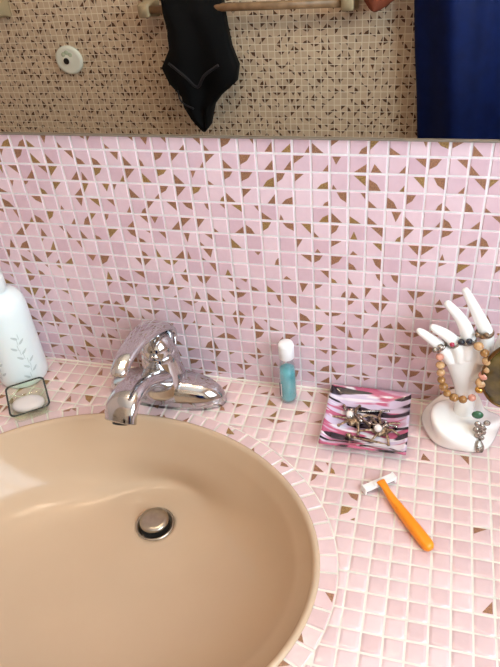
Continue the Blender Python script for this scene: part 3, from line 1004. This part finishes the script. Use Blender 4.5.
# ------------------------------------------------------------------ things on the far wall, seen in the mirror
BY = YF + 3.0
def towel_bar(x0, x1, z, label, posts=(True, True)):
    b0 = ((x0 + x1) / 2, YF, z)
    root = thing('towel_bar', b0, label, 'towel bar', 'towel bars on the tiled wall'); B = child_of(root, b0)
    m = MB(); m.sweep([(x0 + .4, BY, z), (x1 - .4, BY, z)], [(.55, .55)] * 2, n=16, sub=1, pw=3); B(m, 'bar', M['woodbar'])
    for x in (x0, x1):
        m = MB()
        rs = []
        for (y, hx, hz, dz) in ((YF + .02, 1.15, 1.4, 0), (YF + .5, 1.15, 1.4, 0), (YF + 1.2, .85, 1.05, 0), (YF + 2.2, .8, .95, 0), (YF + 3.7, .85, .95, 0), (YF + 3.95, .7, .8, 0)):
            rs.append([(px, y, pz) for px, pz, _ in rrect(x, z + dz, hx, hz, .3, 0, 0, 4)])
        m.rings([r_[::-1] for r_ in rs]); B(m, 'post', M['beigecer'])
    return root
towel_bar(-18.6, 11.3, 12.0, 'brown bar on beige ceramic posts carrying the black garment')
towel_bar(-75 + 21, -44.3, 12.6, 'towel bar at the far left edge of the mirror view')
towel_bar(11.5, 40, 22, 'towel bar carrying the navy towel')

def cloth(name, rows, yfront, thick, foldf, mat_, label, cat, base, nu=44, sub=4, parts=None):
    """rows: list of (z, x_left, x_right) from top to bottom -> a closed hanging cloth with folds"""
    rr = []
    for i in range(len(rows) - 1):
        for k in range(sub):
            t = k / sub; rr.append(tuple(rows[i][q] + (rows[i + 1][q] - rows[i][q]) * t for q in range(3)))
    rr.append(rows[-1])
    rs = []
    nv = len(rr)
    for i, (z, a, b) in enumerate(rr):
        v = i / (nv - 1); ring = []
        for k in range(nu + 1):
            u = k / nu; x = a + (b - a) * u
            e = math.sin(PI * u) ** .35 * min(1, .25 + 6 * v) * min(1, .15 + 8 * (1 - v)) if 0 < u < 1 else 0
            ring.append((x, yfront + foldf(u, v, x, z) * e - (1 - e) * thick * .5, z))
        for k in range(nu, -1, -1):
            u = k / nu; x = a + (b - a) * u
            ring.append((x, yfront - thick + .02 * math.sin(9 * u), z))
        rs.append(ring)
    m = MB(); m.rings(rs)
    o = m.build(name, mat_, None, base)
    return tag(o, label, cat)

gf = lambda u, v, x, z: .55 * math.sin(5.5 * u + 2.2 * v) + .35 * math.sin(11 * u - 5 * v + 1) + .3 * noise.noise(Vector((x * .35, z * .2, 1)))
black_rows = [(13.6, -15.9, -6.6), (11.9, -15.8, -6.6), (9.5, -15.4, -6.4), (6.6, -15.6, -6.0), (3.9, -17.3, -5.1), (1.6, -16.4, -5.6), (-.4, -14.6, -8.2), (-2.0, -14.4, -9.6), (-3.8, -13.4, -10.2), (-5.2, -12.2, -10.6), (-6.1, -11.8, -11.4)]
gb = cloth('hanging_garment', black_rows, BY + 1.6, 3.0, gf, M['black'], 'crumpled black garment draped over the brown towel bar', 'garment', (-11, BY, 12))
m = MB()
bp = [(-15.0, 5.2), (-12.6, 3.2), (-10.9, 1.7), (-9.5, 3.4), (-7.2, 4.8)]
m.sweep([(x, BY + 2.75, z) for x, z in bp], [(.1, .22)] * 5, n=8)
m.sweep([(-14.2, BY + 2.6, 1.2), (-13.8, BY + 2.7, -.5), (-12, BY + 2.6, -1.6)], [(.1, .2)] * 3, n=8)
seam = m.build('seam_band', M['blackband'], gb, (-11, BY, 12))
nf = lambda u, v, x, z: 3.0 * math.exp(-((u - .27 - .08 * v) / .17) ** 2) + 1.2 * math.exp(-((u - .62 + .1 * v) / .12) ** 2) + .7 * math.sin(7 * v + 4 * u) * u + .5 * noise.noise(Vector((x * .16, z * .12, 4)))
tw = cloth('towel', [(22.9, 19.4, 36), (20, 19.5, 36), (11.8, 20.1, 36.2), (6, 20.6, 36.2), (0, 21.3, 36.4), (-7.2, 21.95, 36.5), (-13, 22.3, 36.5), (-15, 22.4, 36.5)], BY + 1.6, 2.6, nf, M['navy'],
      'large navy blue towel hanging at the right of the mirror view', 'towel', (28, BY, 22), nu=60)
m = MB(); m.box((23.1, BY + 2.2, 11.95), (24.9, BY + 2.9, 13.4))
m.build('hanging_label', M['plate'], tw, (28, BY, 22))
bf = lambda u, v, x, z: .3 * math.sin(6 * u)
cloth('washcloth', [(22.9, 12.3, 18.9), (17, 12.6, 18.6), (14.5, 12.9, 18.2), (12.2, 13.5, 17.6), (11.4, 14.1, 16.4), (10.8, 14.8, 15.3)], BY + 1.5, 2.4, bf, M['brown'], 'reddish brown cloth corner hanging between the brown bar and the navy towel', 'cloth', (15, BY, 22), nu=16)

dc = (-34.6, YF, 4.5)
root = thing('wall_plate', dc, 'round white plastic wall plate with dark centre hole on the tiled wall', 'wall plate'); B = child_of(root, dc)
m = MB()
def ydisc(mb, c, prof, n=40, m_=0, sx=1.0):
    rs = [[(c[0] + r * sx * math.cos(2 * PI * i / n), c[1] + y, c[2] + r * math.sin(2 * PI * i / n)) for i in range(n)] for r, y in prof]
    mb.rings([q[::-1] for q in rs], m_)
ydisc(m, dc, [(2.2, 0.0), (2.25, .3), (2.1, .55), (1.7, .6), (1.2, .5), (.6, .62), (.02, .64)], sx=1.08)
B(m, 'disc', M['plate'])
m = MB()
for dx, dz in ((-.7, .9), (.45, .75), (-.1, 1.2)):
    m.sphere((dc[0] + dx, dc[1] + .5, dc[2] + dz), .42, n=10, k=6, sc=(1, .3, 1))
B(m, 'relief', M['plateg'])
m = MB(); ydisc(m, (dc[0] - .35, dc[1] + .5, dc[2] - .1), [(.5, 0), (.5, .2), (.3, .22)], n=20); B(m, 'centre_hole', M['hole'])

# ------------------------------------------------------------------ lights
def area(name, loc, rot, sx, sy, power, col):
    l = bpy.data.lights.new(name, 'AREA'); l.shape = 'RECTANGLE'; l.size = sx; l.size_y = sy; l.energy = power; l.color = col
    o = bpy.data.objects.new(name, l); C.objects.link(o); o.location = loc; o.rotation_euler = rot; return o
M['bulb'] = emis('warm_bulb_glass', (1.0, .78, .56), 42)
# daylight through the window on the right
area('window_daylight', W(XR + 3.8, (WY0 + WY1) / 2, (WZ0 + WZ1) / 2), (0, PI / 2, 0), .84, .84, 25, (.75, .89, 1.0))
# warm globe lamps on a bar above the mirror
lb = (8, 0, 66)
lamp = thing('vanity_lamp', lb, 'three globe lamp bar on the wall above the mirror', 'lamp'); B = child_of(lamp, lb)
m = MB(); m.box((-14, -1.2, 64.5), (30, .05, 67.5)); B(m, 'lamp_bar', M['chrome'], bevel=.004)
for x in (-9, 8, 25):
    m = MB(); m.sphere((x, -4.0, 66), 2.4, n=24, k=16); B(m, 'globe_bulb', M['bulb'])
    m = MB(); m.sweep([(x, -1.0, 66), (x, -2.0, 66)], [(1, 1)] * 2, n=20, sub=1); B(m, 'lamp_socket', M['white'])

w_ = bpy.data.worlds.new('world'); S.world = w_; w_.use_nodes = True
nt = w_.node_tree; bg = nt.nodes['Background']
sky = nt.nodes.new('ShaderNodeTexSky'); sky.sky_type = 'NISHITA'; sky.sun_disc = False; sky.sun_elevation = math.radians(40)
nt.links.new(sky.outputs[0], bg.inputs['Color']); bg.inputs['Strength'].default_value = .12

# ------------------------------------------------------------------ camera (solved from the tile grid)
cam = bpy.data.cameras.new('camera')
cam.sensor_fit = 'HORIZONTAL'; cam.sensor_width = 36; cam.lens = 36 * 640.25 / 500
co = bpy.data.objects.new('camera', cam); C.objects.link(co)
yaw, pit, rol = .3140, -.6433, .0980
R = Matrix.Rotation(yaw, 3, 'Z') @ Matrix.Rotation(pit, 3, 'X') @ Matrix.Rotation(rol, 3, 'Y')
right, fwd, up = R.col[0], R.col[1], R.col[2]
mw = Matrix((( right.x, up.x, -fwd.x), (right.y, up.y, -fwd.y), (right.z, up.z, -fwd.z))).to_4x4()
mw.translation = W(24.1038, -32.0888, 29.4678)
co.matrix_world = mw
cam.clip_start = .01
S.camera = co
S.view_settings.view_transform = 'Standard'; S.view_settings.look = 'None'
S.view_settings.exposure = 0.0; S.view_settings.gamma = 1
S.cycles.use_denoising = True
S.cycles.max_bounces = 10; S.cycles.transparent_max_bounces = 8
S.cycles.caustics_reflective = False; S.cycles.caustics_refractive = False
